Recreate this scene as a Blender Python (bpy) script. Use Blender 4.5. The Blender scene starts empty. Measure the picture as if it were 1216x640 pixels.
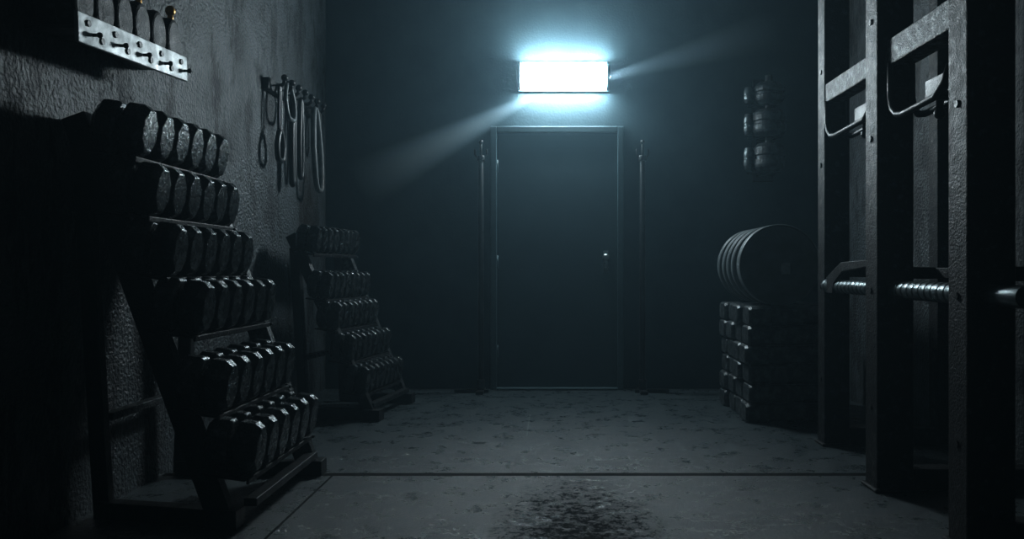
import bpy, bmesh, math, random
from mathutils import Vector, Matrix
random.seed(4)
F=950.0; CX=655.0; CY=320.0; H=0.94
scene=bpy.context.scene
scene.view_settings.view_transform='Standard'
scene.view_settings.gamma=0.80
scene.view_settings.exposure=0.42
COL=scene.collection
WL,WR,WB,WF,CE=-1.78,2.15,6.3,-1.2,3.3

# ------------------------------------------------------------ materials
def newmat(name):
    m=bpy.data.materials.new(name); m.use_nodes=True
    nt=m.node_tree; b=nt.nodes['Principled BSDF']
    return m,nt,b
def N(nt,t,**k):
    n=nt.nodes.new(t)
    for a,v in k.items(): setattr(n,a,v)
    return n
def surf(name,c1,c2,rough=(0.4,0.7),metal=0.0,nscale=8,bscale=80,bump=0.3,bdist=0.01,ramp=(0.4,0.65),spec=0.5,big=0.0,detail=8,streak=0):
    m,nt,b=newmat(name); L=nt.links.new
    tc=N(nt,'ShaderNodeTexCoord')
    n1=N(nt,'ShaderNodeTexNoise'); n1.inputs['Scale'].default_value=nscale; n1.inputs['Detail'].default_value=detail; n1.inputs['Roughness'].default_value=.65
    L(tc.outputs['Object'],n1.inputs['Vector'])
    cr=N(nt,'ShaderNodeValToRGB'); cr.color_ramp.elements[0].position=ramp[0]; cr.color_ramp.elements[1].position=ramp[1]
    cr.color_ramp.elements[0].color=(*c1,1); cr.color_ramp.elements[1].color=(*c2,1)
    L(n1.outputs['Fac'],cr.inputs['Fac'])
    out=cr.outputs['Color']
    if streak:
        mp=N(nt,'ShaderNodeMapping'); mp.inputs['Scale'].default_value=(1,1,.35); L(tc.outputs['Object'],mp.inputs['Vector'])
        n4=N(nt,'ShaderNodeTexNoise'); n4.inputs['Scale'].default_value=5; n4.inputs['Detail'].default_value=15; n4.inputs['Roughness'].default_value=.78
        L(mp.outputs[0],n4.inputs['Vector'])
        r4=N(nt,'ShaderNodeMapRange'); r4.inputs['From Min'].default_value=.50; r4.inputs['From Max'].default_value=.56; r4.inputs['To Max'].default_value=streak
        L(n4.outputs['Fac'],r4.inputs['Value'])
        mx=N(nt,'ShaderNodeMix',data_type='RGBA'); L(r4.outputs[0],mx.inputs['Factor']); L(out,mx.inputs[6]); mx.inputs[7].default_value=(.008,.010,.012,1)
        out=mx.outputs[2]
        mr5=N(nt,'ShaderNodeMath',operation='MULTIPLY'); L(r4.outputs[0],mr5.inputs[0]); mr5.inputs[1].default_value=.2
    L(out,b.inputs['Base Color'])
    mr=N(nt,'ShaderNodeMapRange'); mr.inputs['From Min'].default_value=.3; mr.inputs['From Max'].default_value=.7
    mr.inputs['To Min'].default_value=rough[1]; mr.inputs['To Max'].default_value=rough[0]
    L(n1.outputs['Fac'],mr.inputs['Value'])
    if streak:
        ad=N(nt,'ShaderNodeMath',operation='ADD'); L(mr.outputs[0],ad.inputs[0]); L(mr5.outputs[0],ad.inputs[1]); L(ad.outputs[0],b.inputs['Roughness'])
    else: L(mr.outputs['Result'],b.inputs['Roughness'])
    b.inputs['Metallic'].default_value=metal
    b.inputs['Specular IOR Level'].default_value=spec
    n2=N(nt,'ShaderNodeTexNoise'); n2.inputs['Scale'].default_value=bscale; n2.inputs['Detail'].default_value=4
    L(tc.outputs['Object'],n2.inputs['Vector'])
    bp=N(nt,'ShaderNodeBump'); bp.inputs['Strength'].default_value=bump; bp.inputs['Distance'].default_value=bdist
    L(n2.outputs['Fac'],bp.inputs['Height'])
    if big>0:
        b2=N(nt,'ShaderNodeBump'); b2.inputs['Strength'].default_value=big; b2.inputs['Distance'].default_value=.03
        L(n1.outputs['Fac'],b2.inputs['Height']); L(bp.outputs['Normal'],b2.inputs['Normal']); L(b2.outputs['Normal'],b.inputs['Normal'])
    else: L(bp.outputs['Normal'],b.inputs['Normal'])
    return m
M_wall=surf('wall_plaster',(.018,.024,.027),(.088,.103,.110),(.32,.60),0,3.0,60,1.0,.014,(.32,.72),.5,.4,14,.85)
M_back=surf('back_wall_paint',(.030,.054,.065),(.048,.080,.093),(.6,.8),0,2.0,60,.3,.005,(.3,.75),.3)
M_ceil=surf('ceiling_paint',(.03,.04,.045),(.04,.05,.055),(.7,.9),0,2.0,40,.3,.006)
M_door=surf('door_paint',(.052,.085,.099),(.066,.102,.117),(.45,.6),0,2.5,30,.12,.004,(.3,.75),.4)
M_trim=surf('door_frame_paint',(.075,.117,.133),(.095,.142,.158),(.35,.5),0,5,50,.15,.004)
M_steel=surf('black_powdercoat',(.006,.008,.009),(.017,.020,.022),(.35,.55),.2,14,160,.5,.004,(.45,.7))
M_frame=surf('worn_black_steel',(.004,.005,.006),(.05,.057,.062),(.40,.64),.2,26,130,.7,.005,(.56,.76),.38,.15)
M_beam=surf('scuffed_steel_beam',(.012,.015,.017),(.12,.135,.14),(.34,.55),.3,30,120,.8,.005,(.47,.7),.5,.15)
M_iron=surf('cast_iron',(.022,.027,.029),(.22,.24,.247),(.18,.36),.6,34,110,.6,.005,(.47,.72),.6,.12)
M_block=surf('painted_iron_block',(.03,.036,.039),(.13,.147,.153),(.26,.5),.2,24,110,.7,.005,(.45,.72),.5,.12)
M_rubber=surf('rubber_bumper',(.09,.106,.112),(.13,.15,.156),(.4,.6),0,9,90,.2,.003)
M_chrome=surf('brushed_steel',(.30,.34,.35),(.45,.49,.5),(.25,.4),.9,12,120,.2,.002)
M_dchrome=surf('dull_steel',(.12,.14,.145),(.22,.25,.26),(.3,.45),.8,22,120,.4,.003)
M_rail=surf('galvanised_rail',(.28,.31,.32),(.46,.49,.50),(.4,.6),.1,18,120,.3,.003)
M_brass=surf('brass',(.45,.25,.07),(.6,.36,.12),(.25,.4),.9,15,100,.1,.002)
M_band=surf('grey_rubber_band',(.12,.135,.14),(.19,.205,.21),(.4,.6),0,15,100,.2,.002)
M_bandk=surf('black_rubber_band',(.008,.010,.011),(.02,.023,.025),(.35,.5),0,15,100,.2,.002)

def floor_mat():
    m,nt,b=newmat('concrete_floor'); L=nt.links.new
    tc=N(nt,'ShaderNodeTexCoord'); sp=N(nt,'ShaderNodeSeparateXYZ'); L(tc.outputs['Object'],sp.inputs[0])
    def math_(op,a,c=None,d=None):
        n=N(nt,'ShaderNodeMath',operation=op)
        for i,v in enumerate((a,c,d)):
            if v is None: continue
            if isinstance(v,(int,float)): n.inputs[i].default_value=v
            else: L(v,n.inputs[i])
        return n.outputs[0]
    n1=N(nt,'ShaderNodeTexNoise'); n1.inputs['Scale'].default_value=6.5; n1.inputs['Detail'].default_value=15; n1.inputs['Roughness'].default_value=.85
    n2=N(nt,'ShaderNodeTexNoise'); n2.inputs['Scale'].default_value=26; n2.inputs['Detail'].default_value=12; n2.inputs['Roughness'].default_value=.85
    n3=N(nt,'ShaderNodeTexNoise'); n3.inputs['Scale'].default_value=90; n3.inputs['Detail'].default_value=5
    for n in (n1,n2,n3): L(tc.outputs['Object'],n.inputs['Vector'])
    base=N(nt,'ShaderNodeValToRGB'); base.color_ramp.elements[0].position=.40; base.color_ramp.elements[1].position=.62
    base.color_ramp.elements[0].color=(.018,.026,.029,1); base.color_ramp.elements[1].color=(.075,.095,.103,1)
    L(math_('ADD',math_('MULTIPLY',n1.outputs['Fac'],.6),math_('MULTIPLY',n2.outputs['Fac'],.4)),base.inputs['Fac'])
    dx=math_('DIVIDE',math_('SUBTRACT',sp.outputs[0],.10),.36)
    dy=math_('DIVIDE',math_('SUBTRACT',sp.outputs[1],2.75),.95)
    r=math_('SQRT',math_('ADD',math_('MULTIPLY',dx,dx),math_('MULTIPLY',dy,dy)))
    near=math_('SUBTRACT',1.0,r); near.node.use_clamp=True
    k=math_('ADD',math_('ADD',math_('MULTIPLY',near,.15),math_('MULTIPLY',math_('SUBTRACT',n1.outputs['Fac'],.5),.5)),n2.outputs['Fac'])
    sp_=N(nt,'ShaderNodeMapRange'); sp_.inputs['From Min'].default_value=.58; sp_.inputs['From Max'].default_value=.60
    L(k,sp_.inputs['Value'])
    patch=math_('MULTIPLY',sp_.outputs[0],math_('MINIMUM',math_('MULTIPLY',near,5.0),1.0))
    wob=math_('MULTIPLY',math_('SUBTRACT',n2.outputs['Fac'],.5),.014)
    def seam(coord,pos,w):
        d=math_('ABSOLUTE',math_('ADD',math_('SUBTRACT',coord,pos),wob))
        return math_('LESS_THAN',d,w)
    s1=seam(sp.outputs[1],3.67,.026)
    s2=math_('MULTIPLY',seam(sp.outputs[0],-1.0,.0055),math_('LESS_THAN',sp.outputs[1],3.67))
    s3=math_('MULTIPLY',seam(sp.outputs[0],-.14,.003),math_('MULTIPLY',math_('GREATER_THAN',sp.outputs[1],4.5),math_('LESS_THAN',sp.outputs[1],5.2)))
    seams=math_('MAXIMUM',s1,s2)
    mx=N(nt,'ShaderNodeMix',data_type='RGBA'); L(math_('MULTIPLY',patch,.9),mx.inputs['Factor']); L(base.outputs[0],mx.inputs[6]); mx.inputs[7].default_value=(.006,.008,.009,1)
    mx2=N(nt,'ShaderNodeMix',data_type='RGBA'); L(seams,mx2.inputs['Factor']); L(mx.outputs[2],mx2.inputs[6]); mx2.inputs[7].default_value=(.002,.003,.003,1)
    mx3=N(nt,'ShaderNodeMix',data_type='RGBA'); L(math_('MULTIPLY',s3,.6),mx3.inputs['Factor']); L(mx2.outputs[2],mx3.inputs[6]); mx3.inputs[7].default_value=(.2,.23,.24,1)
    L(mx3.outputs[2],b.inputs['Base Color'])
    mr=N(nt,'ShaderNodeMapRange'); mr.inputs['From Min'].default_value=.40; mr.inputs['From Max'].default_value=.60
    mr.inputs['To Min'].default_value=.22; mr.inputs['To Max'].default_value=.42; L(n1.outputs['Fac'],mr.inputs['Value'])
    L(math_('ADD',mr.outputs[0],math_('MULTIPLY',math_('MAXIMUM',patch,seams),.45)),b.inputs['Roughness'])
    spc=math_('SUBTRACT',.55,math_('MULTIPLY',math_('MAXIMUM',patch,seams),.45)); L(spc,b.inputs['Specular IOR Level'])
    h=math_('SUBTRACT',math_('ADD',math_('MULTIPLY',n2.outputs['Fac'],.8),math_('MULTIPLY',n3.outputs['Fac'],.6)),math_('ADD',math_('MULTIPLY',seams,1.5),math_('MULTIPLY',patch,.3)))
    bp=N(nt,'ShaderNodeBump'); bp.inputs['Strength'].default_value=.75; bp.inputs['Distance'].default_value=.008
    L(h,bp.inputs['Height']); L(bp.outputs['Normal'],b.inputs['Normal'])
    return m
M_floor=floor_mat()
def emis(name,c,s):
    m,nt,b=newmat(name); b.inputs['Base Color'].default_value=(.8,.9,.95,1)
    b.inputs['Emission Color'].default_value=(*c,1); b.inputs['Emission Strength'].default_value=s
    tc=N(nt,'ShaderNodeTexCoord'); n=N(nt,'ShaderNodeTexNoise'); n.inputs['Scale'].default_value=30
    nt.links.new(tc.outputs['Object'],n.inputs['Vector']); nt.links.new(n.outputs['Fac'],b.inputs['Roughness'])
    return m
M_lamp=emis('lamp_diffuser',(.80,.94,1.0),165)

# ------------------------------------------------------------ mesh helpers
def box(bm,c,s,R=None,mi=0):
    r=bmesh.ops.create_cube(bm,size=1.0)
    M=Matrix.Translation(c)@(R.to_4x4() if R is not None else Matrix.Identity(4))@Matrix.Diagonal((*s,1))
    bmesh.ops.transform(bm,matrix=M,verts=r['verts'])
    for f in {f for v in r['verts'] for f in v.link_faces}: f.material_index=mi
    return r['verts']
def bar(bm,p0,p1,w,d,up=Vector((0,1,0)),mi=0):
    p0=Vector(p0);p1=Vector(p1);z=(p1-p0).normalized(); y=(up-up.dot(z)*z).normalized(); x=y.cross(z)
    R=Matrix((x,y,z)).transposed()
    return box(bm,(p0+p1)/2,(w,d,(p1-p0).length),R,mi)
def cyl(bm,p0,p1,r,n=20,mi=0,r2=None):
    p0=Vector(p0);p1=Vector(p1)
    q=(p1-p0).to_track_quat('Z','Y').to_matrix().to_4x4()
    o=bmesh.ops.create_cone(bm,cap_ends=True,segments=n,radius1=r,radius2=r if r2 is None else r2,depth=(p1-p0).length,matrix=Matrix.Translation((p0+p1)/2)@q)
    for f in {f for v in o['verts'] for f in v.link_faces}: f.material_index=mi; f.smooth=len(f.verts)==4
    return o['verts']
def ball(bm,c,r,mi=0,s=(1,1,1)):
    o=bmesh.ops.create_uvsphere(bm,u_segments=16,v_segments=10,radius=r,matrix=Matrix.Translation(c)@Matrix.Diagonal((*s,1)))
    for f in {f for v in o['verts'] for f in v.link_faces}: f.material_index=mi; f.smooth=True
def loft(bm,M,prof,n,ry,rz,ph=0,mi=0,smooth=False):
    """axis along local x; prof = list of (x,scale)"""
    rings=[]
    for x,s in prof:
        rings.append([bm.verts.new(M@Vector((x,ry*s*math.cos(ph+2*math.pi*i/n),rz*s*math.sin(ph+2*math.pi*i/n)))) for i in range(n)])
    for a,b in zip(rings,rings[1:]):
        for i in range(n):
            f=bm.faces.new((a[i],a[(i+1)%n],b[(i+1)%n],b[i])); f.material_index=mi; f.smooth=smooth
    bm.faces.new(rings[0]).material_index=mi; bm.faces.new(rings[-1][::-1]).material_index=mi
def tube(bm,pts,r,n=8,closed=False,mi=0,flat=1.0):
    pts=[Vector(p) for p in pts]; m=len(pts); rings=[]
    for i,p in enumerate(pts):
        a=pts[(i-1)%m] if (closed or i>0) else p; b=pts[(i+1)%m] if (closed or i<m-1) else p
        t=(b-a).normalized(); u=Vector((1,0,0)); u=(u-u.dot(t)*t)
        if u.length<.05: u=Vector((0,1,0))-Vector((0,1,0)).dot(t)*t
        u.normalize(); v=t.cross(u)
        rings.append([bm.verts.new(p+(u*math.cos(2*math.pi*k/n)*flat+v*math.sin(2*math.pi*k/n))*r) for k in range(n)])
    for i in range(m if closed else m-1):
        a=rings[i]; b=rings[(i+1)%m]
        for k in range(n):
            f=bm.faces.new((a[k],a[(k+1)%n],b[(k+1)%n],b[k])); f.material_index=mi; f.smooth=True
    if not closed:
        bm.faces.new(rings[0]).material_index=mi; bm.faces.new(rings[-1][::-1]).material_index=mi
def plate(bm,poly,x0,x1,mi=0):
    a=[bm.verts.new((x0,y,z)) for y,z in poly]; b=[bm.verts.new((x1,y,z)) for y,z in poly]; n=len(poly)
    bm.faces.new(a).material_index=mi; bm.faces.new(b[::-1]).material_index=mi
    for i in range(n): bm.faces.new((a[i],b[i],b[(i+1)%n],a[(i+1)%n])).material_index=mi
def finish(name,bm,mats,parent=None,bevel=0.0,seg=2):
    bmesh.ops.recalc_face_normals(bm,faces=bm.faces)
    me=bpy.data.meshes.new(name); bm.to_mesh(me); bm.free()
    for m in (mats if isinstance(mats,(list,tuple)) else [mats]): me.materials.append(m)
    o=bpy.data.objects.new(name,me); COL.objects.link(o)
    if bevel>0:
        md=o.modifiers.new('bevel','BEVEL'); md.width=bevel; md.segments=seg; md.limit_method='ANGLE'; md.angle_limit=math.radians(40)
    if parent: o.parent=parent
    return o
def empty(name):
    o=bpy.data.objects.new(name,None); COL.objects.link(o); return o

# ------------------------------------------------------------ room shell
def slab(name,lo,hi,mat):
    bm=bmesh.new(); lo=Vector(lo);hi=Vector(hi); box(bm,(lo+hi)/2,hi-lo); return finish(name,bm,mat)
slab('floor',(WL-.1,WF-.1,-.1),(WR+.1,WB+.1,0),M_floor)
slab('ceiling',(WL-.1,WF-.1,CE),(WR+.1,WB+.1,CE+.1),M_ceil)
slab('wall_left',(WL-.1,WF-.1,0),(WL,WB+.1,CE),M_wall)
slab('wall_right',(WR,WF-.1,0),(WR+.1,WB+.1,CE),M_wall)
slab('wall_back',(WL,WB,0),(WR,WB+.1,CE),M_back)
slab('wall_front',(WL,WF-.1,0),(WR,WF,CE),M_back)

# door
k=WB/F
dx0,dx1,dzt=(583-CX)*k,(740-CX)*k,H+(CY-151)*k
d=empty('door_1')
bm=bmesh.new(); box(bm,((dx0+dx1)/2,WB-.012,(dzt-.045)/2+.006),(dx1-dx0-.10,.024,dzt-.06)); finish('door_panel',bm,M_door,d,.004)
bm=bmesh.new()
t=.048
box(bm,(dx0+t/2,WB-.025,dzt/2),(t,.05,dzt)); box(bm,(dx1-t/2,WB-.025,dzt/2),(t,.05,dzt)); box(bm,((dx0+dx1)/2,WB-.0249,dzt-t/2),(dx1-dx0-2*t,.0498,t))
box(bm,((dx0+dx1)/2,WB-.04,.009),(dx1-dx0-2*t,.08,.018))
finish('door_casing',bm,M_trim,d,.006)
hx,hz=(719-CX)*k,H+(CY-306)*k
bm=bmesh.new()
box(bm,(hx,WB-.028,hz-.03),(.04,.010,.17)); cyl(bm,(hx,WB-.03,hz),(hx,WB-.075,hz),.011)
ball(bm,(hx,WB-.085,hz),.03,0,(1,.7,1)); cyl(bm,(hx+.01,WB-.03,hz-.075),(hx+.01,WB-.045,hz-.075),.012)
finish('door_knob',bm,M_chrome,d,.002)
bm=bmesh.new()
for z in (.3,1.0,1.75): cyl(bm,(dx0+t+.004,WB-.034,z-.05),(dx0+t+.004,WB-.034,z+.05),.009,12)
finish('hinges',bm,M_trim,d)

# lamp
e=empty('bulkhead_wall_lamp')
lx0,lx1,lz0,lz1=(619-CX)*k,(719-CX)*k,H+(CY-107)*k,H+(CY-77)*k
bm=bmesh.new(); box(bm,((lx0+lx1)/2,WB-.015,(lz0+lz1)/2),(lx1-lx0+.05,.03,lz1-lz0+.035)); 
for x in (lx0-.012,lx1+.012): box(bm,(x,WB-.06,(lz0+lz1)/2),(.022,.06,lz1-lz0+.01))
finish('housing',bm,M_trim,e,.008)
bm=bmesh.new(); box(bm,((lx0+lx1)/2,WB-.065,(lz0+lz1)/2),(lx1-lx0,.07,lz1-lz0)); finish('diffuser',bm,M_lamp,e,.03,5)

# upright poles beside the door
def pole(px,sgn):
    y=6.12; x=(px-CX)*y/F
    bm=bmesh.new()
    top=H+(CY-185)*y/F
    cyl(bm,(x,y,.02),(x,y,top),.021,16); cyl(bm,(x,y,.02),(x,y,.10),.03,16)
    cyl(bm,(x,y,top-.04),(x,y,top),.032,16); cyl(bm,(x,y,top),(x,y,top+.09),.010,12); ball(bm,(x,y,top+.105),.018)
    tube(bm,[(x-.045,y,top+.05),(x-.045,y,top+.01),(x-.03,y,top-.01),(x,y,top-.01),(x+.03,y,top-.01),(x+.045,y,top+.01),(x+.045,y,top+.05)],.008)
    box(bm,(x+sgn*.07,y,.012),(.26,.06,.024)); box(bm,(x,y,.0119),(.055,.26,.0235))
    finish('barbell_upright_stand',bm,M_steel,None,.003)
pole(571,-1); pole(763,1)

# wall mounted weights on back wall, right
bm=bmesh.new(); y=6.14; x=(909-CX)*y/F
box(bm,(x+.02,WB-.01,2.03),(.16,.02,.80))
def can(x,y,z0,z1,r,mi=1):
    hgt=z1-z0
    M=Matrix.Translation((x,y,z0))@Matrix.Rotation(-math.pi/2,4,'Y')
    loft(bm,M,[(0,.70),(.03,.95),(.05,1),(hgt*.42,1),(hgt*.45,.93),(hgt*.55,.93),(hgt*.58,1),(hgt-.05,1),(hgt-.03,.95),(hgt,.70)],28,r,r,0,mi,False)
for z0,z1,r in ((2.20,2.37,.115),(1.955,2.165,.13),(1.69,1.905,.12)):
    can(x+.025,y,z0,z1,r); can(x-.125,y+.01,z0+.015,z1-.03,.042,2)
    cyl(bm,(x+.025,y,z1-.01),(x+.025,y,z1+.06),.03,16,1)
    box(bm,(x+.025,y+.09,z0-.012),(.12,.12,.014)); box(bm,(x-.05,y+.03,z0-.004),(.16,.03,.012))
finish('wall_mounted_weight_holder',bm,[M_steel,M_block,M_dchrome],None,.002)

# ------------------------------------------------------------ dumbbell racks
def rack(pivot,theta,rows,n,sp,Ln,ry,rz,near,far,rearx,tilt,yback,legw=.075):
    T=Matrix.Translation((pivot[0],pivot[1],0))@Matrix.Rotation(theta,4,'Z')
    px=pivot[0]
    W=n*sp
    for (xo,zc) in rows:
        bm=bmesh.new()
        for i in range(n):
            yy=sp*(i+.5); s=random.uniform(.97,1.0)
            M=T@Matrix.Translation((xo-px-Ln/2,yy,zc))@Matrix.Rotation(tilt,4,'Y')@Matrix.Rotation(random.uniform(-.06,.06),4,'X')
            h=Ln/2; hd=Ln*.46
            prof=[(-h,.5),(-h,.74),(-h+.022,1),(-h+hd-.01,1),(-h+hd,.9),(-h+hd,.3),(h-hd,.3),(h-hd,.9),(h-hd+.01,1),(h-.026,1),(h,.80),(h+.001,.3)]
            loft(bm,M,[(a,b*s) for a,b in prof],8,ry*1.08,rz*1.08,math.pi/8)
        finish('hex_dumbbell_row',bm,M_iron,None,.004,3)
    bm=bmesh.new()
    def w(x,y,z): return T@Vector((x-px,y,z))
    upv=(T.to_3x3()@Vector((0,1,0)))
    R=(T@Matrix.Rotation(tilt,4,'Y')).to_3x3()
    for (xo,zc) in rows:
        c=w(xo-Ln*.5,W/2,zc)+R@Vector((-.01,0,-rz-.009))
        box(bm,c,(Ln*.86,W-.02,.008),R,1)
        c=w(xo-Ln*.5,W/2,zc)+R@Vector((Ln*.42,0,-rz-.010)); box(bm,c,(.010,W-.02,.022),R,1)
    (nx1,nz1),(nx0,nz0)=near; (fx1,fz1),(fx0,fz0)=far
    yn=.06; yf=W+.035
    bar(bm,w(nx0,yn,nz0),w(nx1,yn,nz1),legw,.05,upv); bar(bm,w(fx0,yf,fz0),w(fx1,yf,fz1),legw,.05,upv,2)
    bar(bm,w(rearx,yn+yback,.01),w(nx1+.01,yn+.02,nz1*.93),.06,.045,upv); bar(bm,w(rearx,yf,.01),w(fx1,yf,fz1*.9),.06,.045,upv)
    for (x0,yy,yb) in ((nx0,yn,yback),(fx0,yf,0)):
        bar(bm,w(x0+.04,yy,.03),w(rearx-.02,yy+yb,.03),.06,.07,Vector((0,0,1)))
        box(bm,w(x0+.0,yy,.035),(.11,.09,.07),T.to_3x3())
    bar(bm,w(rearx+.01,yn+yback,.38),w(rearx+.01,yf,.38),.045,.03,Vector((0,0,1)),2)
    bar(bm,w(fx0+.0,yn,.09),w(fx0+.0,yf,.09),.05,.03,Vector((0,0,1)))
    for (xo,zc) in rows:
        fr=(zc-fz0)/(fz1-fz0); lx=fx0+(fx1-fx0)*fr
        bar(bm,w(lx-.04,yf-.03,zc-rz-.02),w(xo-.02,yf-.03,zc-rz-.02),.02,.012,Vector((0,0,1)))
    finish('dumbbell_rack',bm,[M_steel,M_frame,M_beam],None,.004)
rows1=[(-1.465,1.455),(-1.417,1.24),(-1.353,1.02),(-1.25,.81),(-1.165,.525),(-1.06,.297)]
rack((0,2.86),0,rows1,6,.130,.195,.064,.098,((-1.735,1.5),(-1.19,.0)),((-1.65,1.5),(-1.10,0)),-1.70,math.radians(8),.12,.09)
rows2=[(-1.465,1.135),(-1.385,.845),(-1.325,.655),(-1.235,.455),(-1.145,.256)]
rack((-1.2,4.94),math.radians(-9),rows2,8,.086,.15,.042,.087,((-1.66,1.16),(-1.12,0)),((-1.64,1.16),(-1.14,0)),-1.60,math.radians(8),.05,.07)

# ------------------------------------------------------------ wall shelf (upper left)
e=empty('wall_weight_shelf')
ya,yb=2.69,3.50; za,zb=1.76,1.815; X=-1.60
def sz(y): return za+(zb-za)*(y-ya)/(yb-ya)
bm=bmesh.new()
Rt=Matrix.Rotation(math.atan2(zb-za,yb-ya),3,'X')
box(bm,(X,(ya+yb)/2,(za+zb)/2),(.014,yb-ya,.105),Rt)
box(bm,((X+WL)/2-.004,(ya+yb)/2,(za+zb)/2+.0),(abs(WL-X)-.012,yb-ya-.01,.010),Rt,1)
finish('front_rail',bm,[M_rail,M_steel],e,.003)
bm=bmesh.new()
for i in range(9):
    y=ya+.06+i*.086; z=sz(y)
    cyl(bm,(X+.005,y,z+.022*(-1)**i),(X+.012,y,z+.022*(-1)**i),.012,12)
    if i%2==0:
        cyl(bm,(X+.005,y+.03,z-.01),(X+.03,y+.03,z-.01),.006,10); ball(bm,(X+.03,y+.03,z-.01),.010)
finish('bolts_and_pegs',bm,M_steel,e)
bm=bmesh.new()
for i in range(6):
    y=ya+.07+i*.132; z=sz(y)+.105
    M=Matrix.Translation((X-.088,y,z))@Matrix.Rotation(random.uniform(-.04,.04),4,'Z')
    h=.078
    loft(bm,M,[(-h,.55),(-h,.85),(-h+.02,1),(-h+.07,1),(-h+.073,.9),(h-.073,.9),(h-.07,1),(h-.02,1),(h-.004,.92),(h,.80),(h+.001,.3)],28,.066,.100,0,0,False)
    if i in (2,3,5):
        cyl(bm,(X-.03,y,z+.085),(X-.03,y,z+.12),.012,12,1); ball(bm,(X-.03,y,z+.13),.02,1,(1,1,1.2))
finish('round_dumbbells',bm,[M_frame,M_brass],e,.002)

# ------------------------------------------------------------ hook rail with straps
e=empty('hook_rail_with_resistance_bands')
zr=2.09
bm=bmesh.new()
box(bm,(WL+.02,5.42,zr),(.04,1.0,.07))
ys=[4.99,5.13,5.27,5.41,5.55,5.69,5.84]
for y in ys:
    tube(bm,[(WL+.02,y,zr),(WL+.09,y,zr-.005),(WL+.11,y,zr+.01),(WL+.115,y,zr+.035)],.013)
    ball(bm,(WL+.115,y,zr+.045),.022)
finish('hook_rail',bm,M_steel,e,.003)
def loop(y,x,top,bot,wd,r,mat,name,flat=1.0,sway=0.0):
    bm=bmesh.new(); pts=[]; n=32; hh=(top-bot)/2
    for i in range(n):
        a=2*math.pi*i/n; c,s=math.cos(a),math.sin(a)
        zz=hh*s; ww=wd*(abs(c)**.5)*(1 if c>=0 else -1)*(1-.45*(s>0)*s)
        pts.append((x+sway*(1-s)*.5,y+ww,top-hh+zz))
    tube(bm,pts,r,8,True,0,flat); finish(name,bm,mat,e)
loop(4.99,WL+.085,zr+.0,1.80,.02,.010,M_bandk,'strap_1'); loop(4.99,WL+.088,1.80,1.62,.055,.018,M_bandk,'strap_ring')
loop(5.14,WL+.09,zr+.05,1.90,.085,.014,M_band,'strap_2',1,.02)
loop(5.27,WL+.075,zr,1.50,.022,.020,M_bandk,'strap_3'); 
loop(5.41,WL+.085,zr,1.56,.03,.017,M_bandk,'strap_5')
loop(5.70,WL+.095,zr,1.50,.085,.016,M_band,'strap_7',1.3,.03); loop(5.84,WL+.08,zr,1.80,.03,.016,M_bandk,'strap_8')

# ------------------------------------------------------------ stack of bars + bumper plates
y0,y1=4.88,5.66; xl,xr=1.195,1.80
bm=bmesh.new(); nt_=6; hgt=.119; nb=4; dep=(y1-y0)/nb
for t_ in range(nt_):
    for j in range(nb):
        jx=random.uniform(-.014,.014)
        yc=y0+dep*(j+.5); zc=hgt*(t_+.5)
        M=Matrix.Translation(((xl+xr)/2+jx,yc,zc)); h=(xr-xl)/2
        pr=[(-h-.0,.6),(-h,.84),(-h+.018,1),(-h+.13,1),(-h+.145,.9),(h-.145,.9),(h-.13,1),(h-.018,1),(h,.84)]
        ca=.72
        rings=[]
        for px_,s in pr:
            a_,b_=dep*.485*s,hgt*.492*s
            rings.append([bm.verts.new(M@Vector((px_,u*a_,v*b_))) for u,v in ((1,ca),(ca,1),(-ca,1),(-1,ca),(-1,-ca),(-ca,-1),(ca,-1),(1,-ca))])
        for a,b in zip(rings,rings[1:]):
            for i in range(8): bm.faces.new((a[i],a[(i+1)%8],b[(i+1)%8],b[i]))
        bm.faces.new(rings[0]); bm.faces.new(rings[-1][::-1])
finish('stacked_weight_blocks',bm,M_block,None,.004)
zt=hgt*nt_
R0=.252
def bplate(y,th,x,first=False):
    bm=bmesh.new()
    M=Matrix.Translation((x,y,zt+R0+.002))@Matrix.Rotation(math.pi/2,4,'Z')
    prof=[(0,.10),(.0,.30),(.006,.32),(.006,.86),(0,.88),(0,.97),(.01,1.0),(th-.01,1.0),(th,.97),(th,.88),(th-.006,.86),(th-.006,.32),(th,.30),(th,.10)]
    if first: prof=[(0,.12),(0,.95),(-.006,.96),(-.006,.99),(.004,1.0)]+prof[7:]
    loft(bm,M,prof,72,R0,R0,0,0,False)
    if first:
        box(bm,(x+.035,y-.002,zt+R0-.02),(.055,.006,.07),None,1)
    for f in bm.faces: f.smooth=False
    finish('bumper_plate',bm,[M_rubber,M_rail],None,.002)
xc=(925-CX)*4.95/F
for i in range(5):
    bplate(4.93+i*.135+.06,.06,xc+random.uniform(-.006,.006)) if i else bplate(4.93,.075,xc,True)

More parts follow.
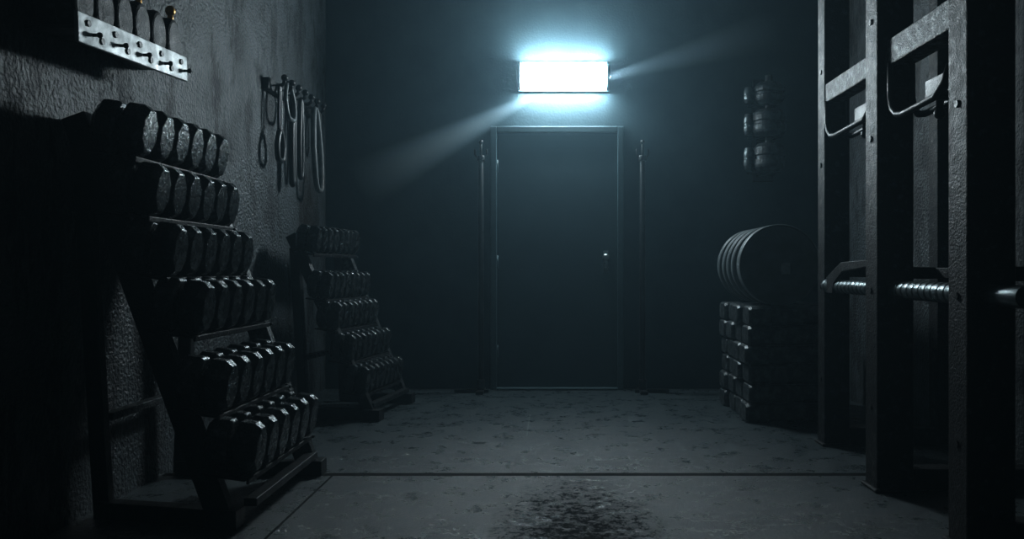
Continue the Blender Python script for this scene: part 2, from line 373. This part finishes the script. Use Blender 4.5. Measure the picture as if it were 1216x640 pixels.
# ------------------------------------------------------------ power rack (right)
e=empty('power_rack')
posts=[('post_a',1.45,1.585,4.25,.11),('post_b',1.372,1.527,3.37,.13),('post_c',1.372,1.534,2.64,.13)]
for nm,xa,xb,yf,dp in posts:
    bm=bmesh.new(); box(bm,((xa+xb)/2,yf+dp/2,1.30),(xb-xa,dp,2.60)); 
    box(bm,((xa+xb)/2,yf+dp/2,.008),(xb-xa+.03,dp+.03,.016))
    o=finish(nm,bm,M_frame,e,.008,3)
    bm=bmesh.new()
    for z in (.35,.85,1.5,2.0):
        cyl(bm,(xa-.006,yf+dp/2,z),(xa+.002,yf+dp/2,z),.013,14); cyl(bm,((xa+xb)/2,yf-.004,z),((xa+xb)/2,yf+.002,z),.013,14)
    finish(nm+'_bolts',bm,M_steel,e)
bm=bmesh.new()
box(bm,(1.455,(2.77+3.37)/2,1.845),(.10,.60,.11),None,1); box(bm,(1.50,(3.50+4.25)/2,1.875),(.09,.75,.10),None,1)
box(bm,(1.46,3.5,2.54),(.1,1.7,.1))
for y in (2.70,3.43,4.30):
    box(bm,(1.84,y,2.5),(.615,.08,.09)); box(bm,(1.84,y,.05),(.615,.09,.09)); box(bm,(2.095,y,1.3),(.09,.10,2.5))
finish('cross_beams',bm,[M_frame,M_beam],e,.006)
def hook(ya,yb,zt,zb,x,nm):
    # curved strap-steel hook hanging below the side beam
    bm=bmesh.new()
    poly=[(yb,zt),(yb,zb+.09),(yb-.02,zb+.04),(yb-.06,zb+.01),(yb-.12,zb),(ya+.12,zb+.01),(ya+.05,zb+.05),(ya+.01,zb+.10)]
    for xx in (x,x+.09): tube(bm,[(xx,a,b) for a,b in poly],.014,8)
    tube(bm,[(x,yb,zb+.12),(x+.09,yb,zb+.12)],.012,8); tube(bm,[(x,ya+.12,zb+.01),(x+.09,ya+.12,zb+.01)],.012,8)
    yk=ya+(yb-ya)*.35
    box(bm,(x+.045,(ya+yk)/2+.03,zb+.05),(.08,abs(yk-ya),.07))
    cyl(bm,(x+.045,yk,zb+.01),(x+.045,yk,zb-.03),.014,12); ball(bm,(x+.045,yk,zb-.04),.022)
    finish(nm,bm,M_steel,e)
hook(2.82,3.33,1.80,1.565,1.41,'j_hook_1'); hook(3.62,4.24,1.83,1.63,1.46,'j_hook_2')
bm=bmesh.new()
zb_=.855; xbx=1.45
def seg(y0,y1,r,rib=False):
    cyl(bm,(xbx,y0,zb_),(xbx,y1,zb_),r,24)
    if rib:
        n=int((y1-y0)/.05)
        for q in range(n): 
            yy=y0+.02+q*.05; cyl(bm,(xbx,yy,zb_),(xbx,yy+.036,zb_),r+.002,24)
seg(3.50,4.20,.032,True); seg(2.77,3.37,.036,True); seg(2.44,2.64,.036,False)
finish('safety_bar',bm,M_dchrome,e,.001)
bm=bmesh.new(); box(bm,(1.66,3.4,.925),(.05,1.8,.045))
plate(bm,[(4.12,.82),(4.12,.90),(3.92,.975),(3.56,.985),(3.56,.955),(3.90,.93),(4.02,.87),(4.04,.82)],1.415,1.435)
for y in (2.72,3.43,4.28): box(bm,(1.60,y,.925),(.15,.05,.05))
finish('spotter_arm_bracket',bm,M_frame,e,.003)

# ------------------------------------------------------------ haze cones added, shaped and faded to stand in for the lamp's light shafts
def shaft(p0,p1,r0,r1,dens,name):
    p0=Vector(p0);p1=Vector(p1); Ln=(p1-p0).length
    bm=bmesh.new()
    bmesh.ops.create_cone(bm,cap_ends=True,segments=40,radius1=r0,radius2=r1,depth=Ln,matrix=Matrix.Translation((0,0,Ln/2)))
    m=bpy.data.materials.new('shaft_haze'); m.use_nodes=True; nt=m.node_tree; nt.nodes.clear()
    out=N(nt,'ShaderNodeOutputMaterial'); vs=N(nt,'ShaderNodeVolumeScatter'); vs.inputs['Color'].default_value=(.62,.85,1,1); vs.inputs['Anisotropy'].default_value=.0
    tc=N(nt,'ShaderNodeTexCoord'); sp=N(nt,'ShaderNodeSeparateXYZ'); nt.links.new(tc.outputs['Object'],sp.inputs[0])
    def mth(op,a,c):
        n=N(nt,'ShaderNodeMath',operation=op)
        for i,v in enumerate((a,c)):
            if isinstance(v,(int,float)): n.inputs[i].default_value=v
            else: nt.links.new(v,n.inputs[i])
        return n.outputs[0]
    tpar=mth('DIVIDE',sp.outputs[2],Ln)
    rad=mth('SQRT',mth('ADD',mth('MULTIPLY',sp.outputs[0],sp.outputs[0]),mth('MULTIPLY',sp.outputs[1],sp.outputs[1])),0)
    rr=mth('DIVIDE',rad,mth('ADD',r0,mth('MULTIPLY',tpar,r1-r0)))
    edge=mth('MAXIMUM',mth('SUBTRACT',1.0,mth('MULTIPLY',rr,rr)),0)
    fade=mth('MAXIMUM',mth('SUBTRACT',1.0,mth('MULTIPLY',tpar,tpar)),0)
    nt.links.new(mth('MULTIPLY',mth('MULTIPLY',edge,fade),dens),vs.inputs['Density'])
    nt.links.new(vs.outputs[0],out.inputs['Volume'])
    o=finish(name,bm,m); o.location=p0; o.rotation_euler=(p1-p0).to_track_quat('Z','Y').to_euler()
def W3(px,py,y): return ((px-CX)*y/F,y,H+(CY-py)*y/F)
shaft(W3(630,116,6.13),W3(424,222,5.98),.035,.22,1.8,'light_shaft')
shaft(W3(722,92,6.13),W3(925,34,5.95),.03,.18,1.1,'light_shaft')

# ------------------------------------------------------------ lights
l=bpy.data.lights.new('fill','AREA'); l.energy=0.8; l.shape='RECTANGLE'; l.size=2.5; l.size_y=2.0; l.color=(.72,.9,1)
o=bpy.data.objects.new('fill_light',l); COL.objects.link(o); o.location=(.2,1.0,CE-.02)  # dim overhead fill added to soften the shade, no fixture there

w=bpy.data.worlds.new('haze_world'); scene.world=w; w.use_nodes=True; nt=w.node_tree
nt.nodes['Background'].inputs['Color'].default_value=(.02,.03,.035,1); nt.nodes['Background'].inputs['Strength'].default_value=.2
vs=nt.nodes.new('ShaderNodeVolumeScatter'); vs.inputs['Density'].default_value=.014; vs.inputs['Anisotropy'].default_value=.5; vs.inputs['Color'].default_value=(.54,.84,1,1)
nt.links.new(vs.outputs[0],nt.nodes['World Output'].inputs['Volume'])

cam=bpy.data.cameras.new('camera'); co=bpy.data.objects.new('camera',cam); COL.objects.link(co)
cam.sensor_width=36; cam.lens=36*F/1216; cam.shift_x=-(CX-608)/1216; cam.clip_start=.05
co.location=(0,0,H); co.rotation_euler=(math.pi/2,0,0); scene.camera=co
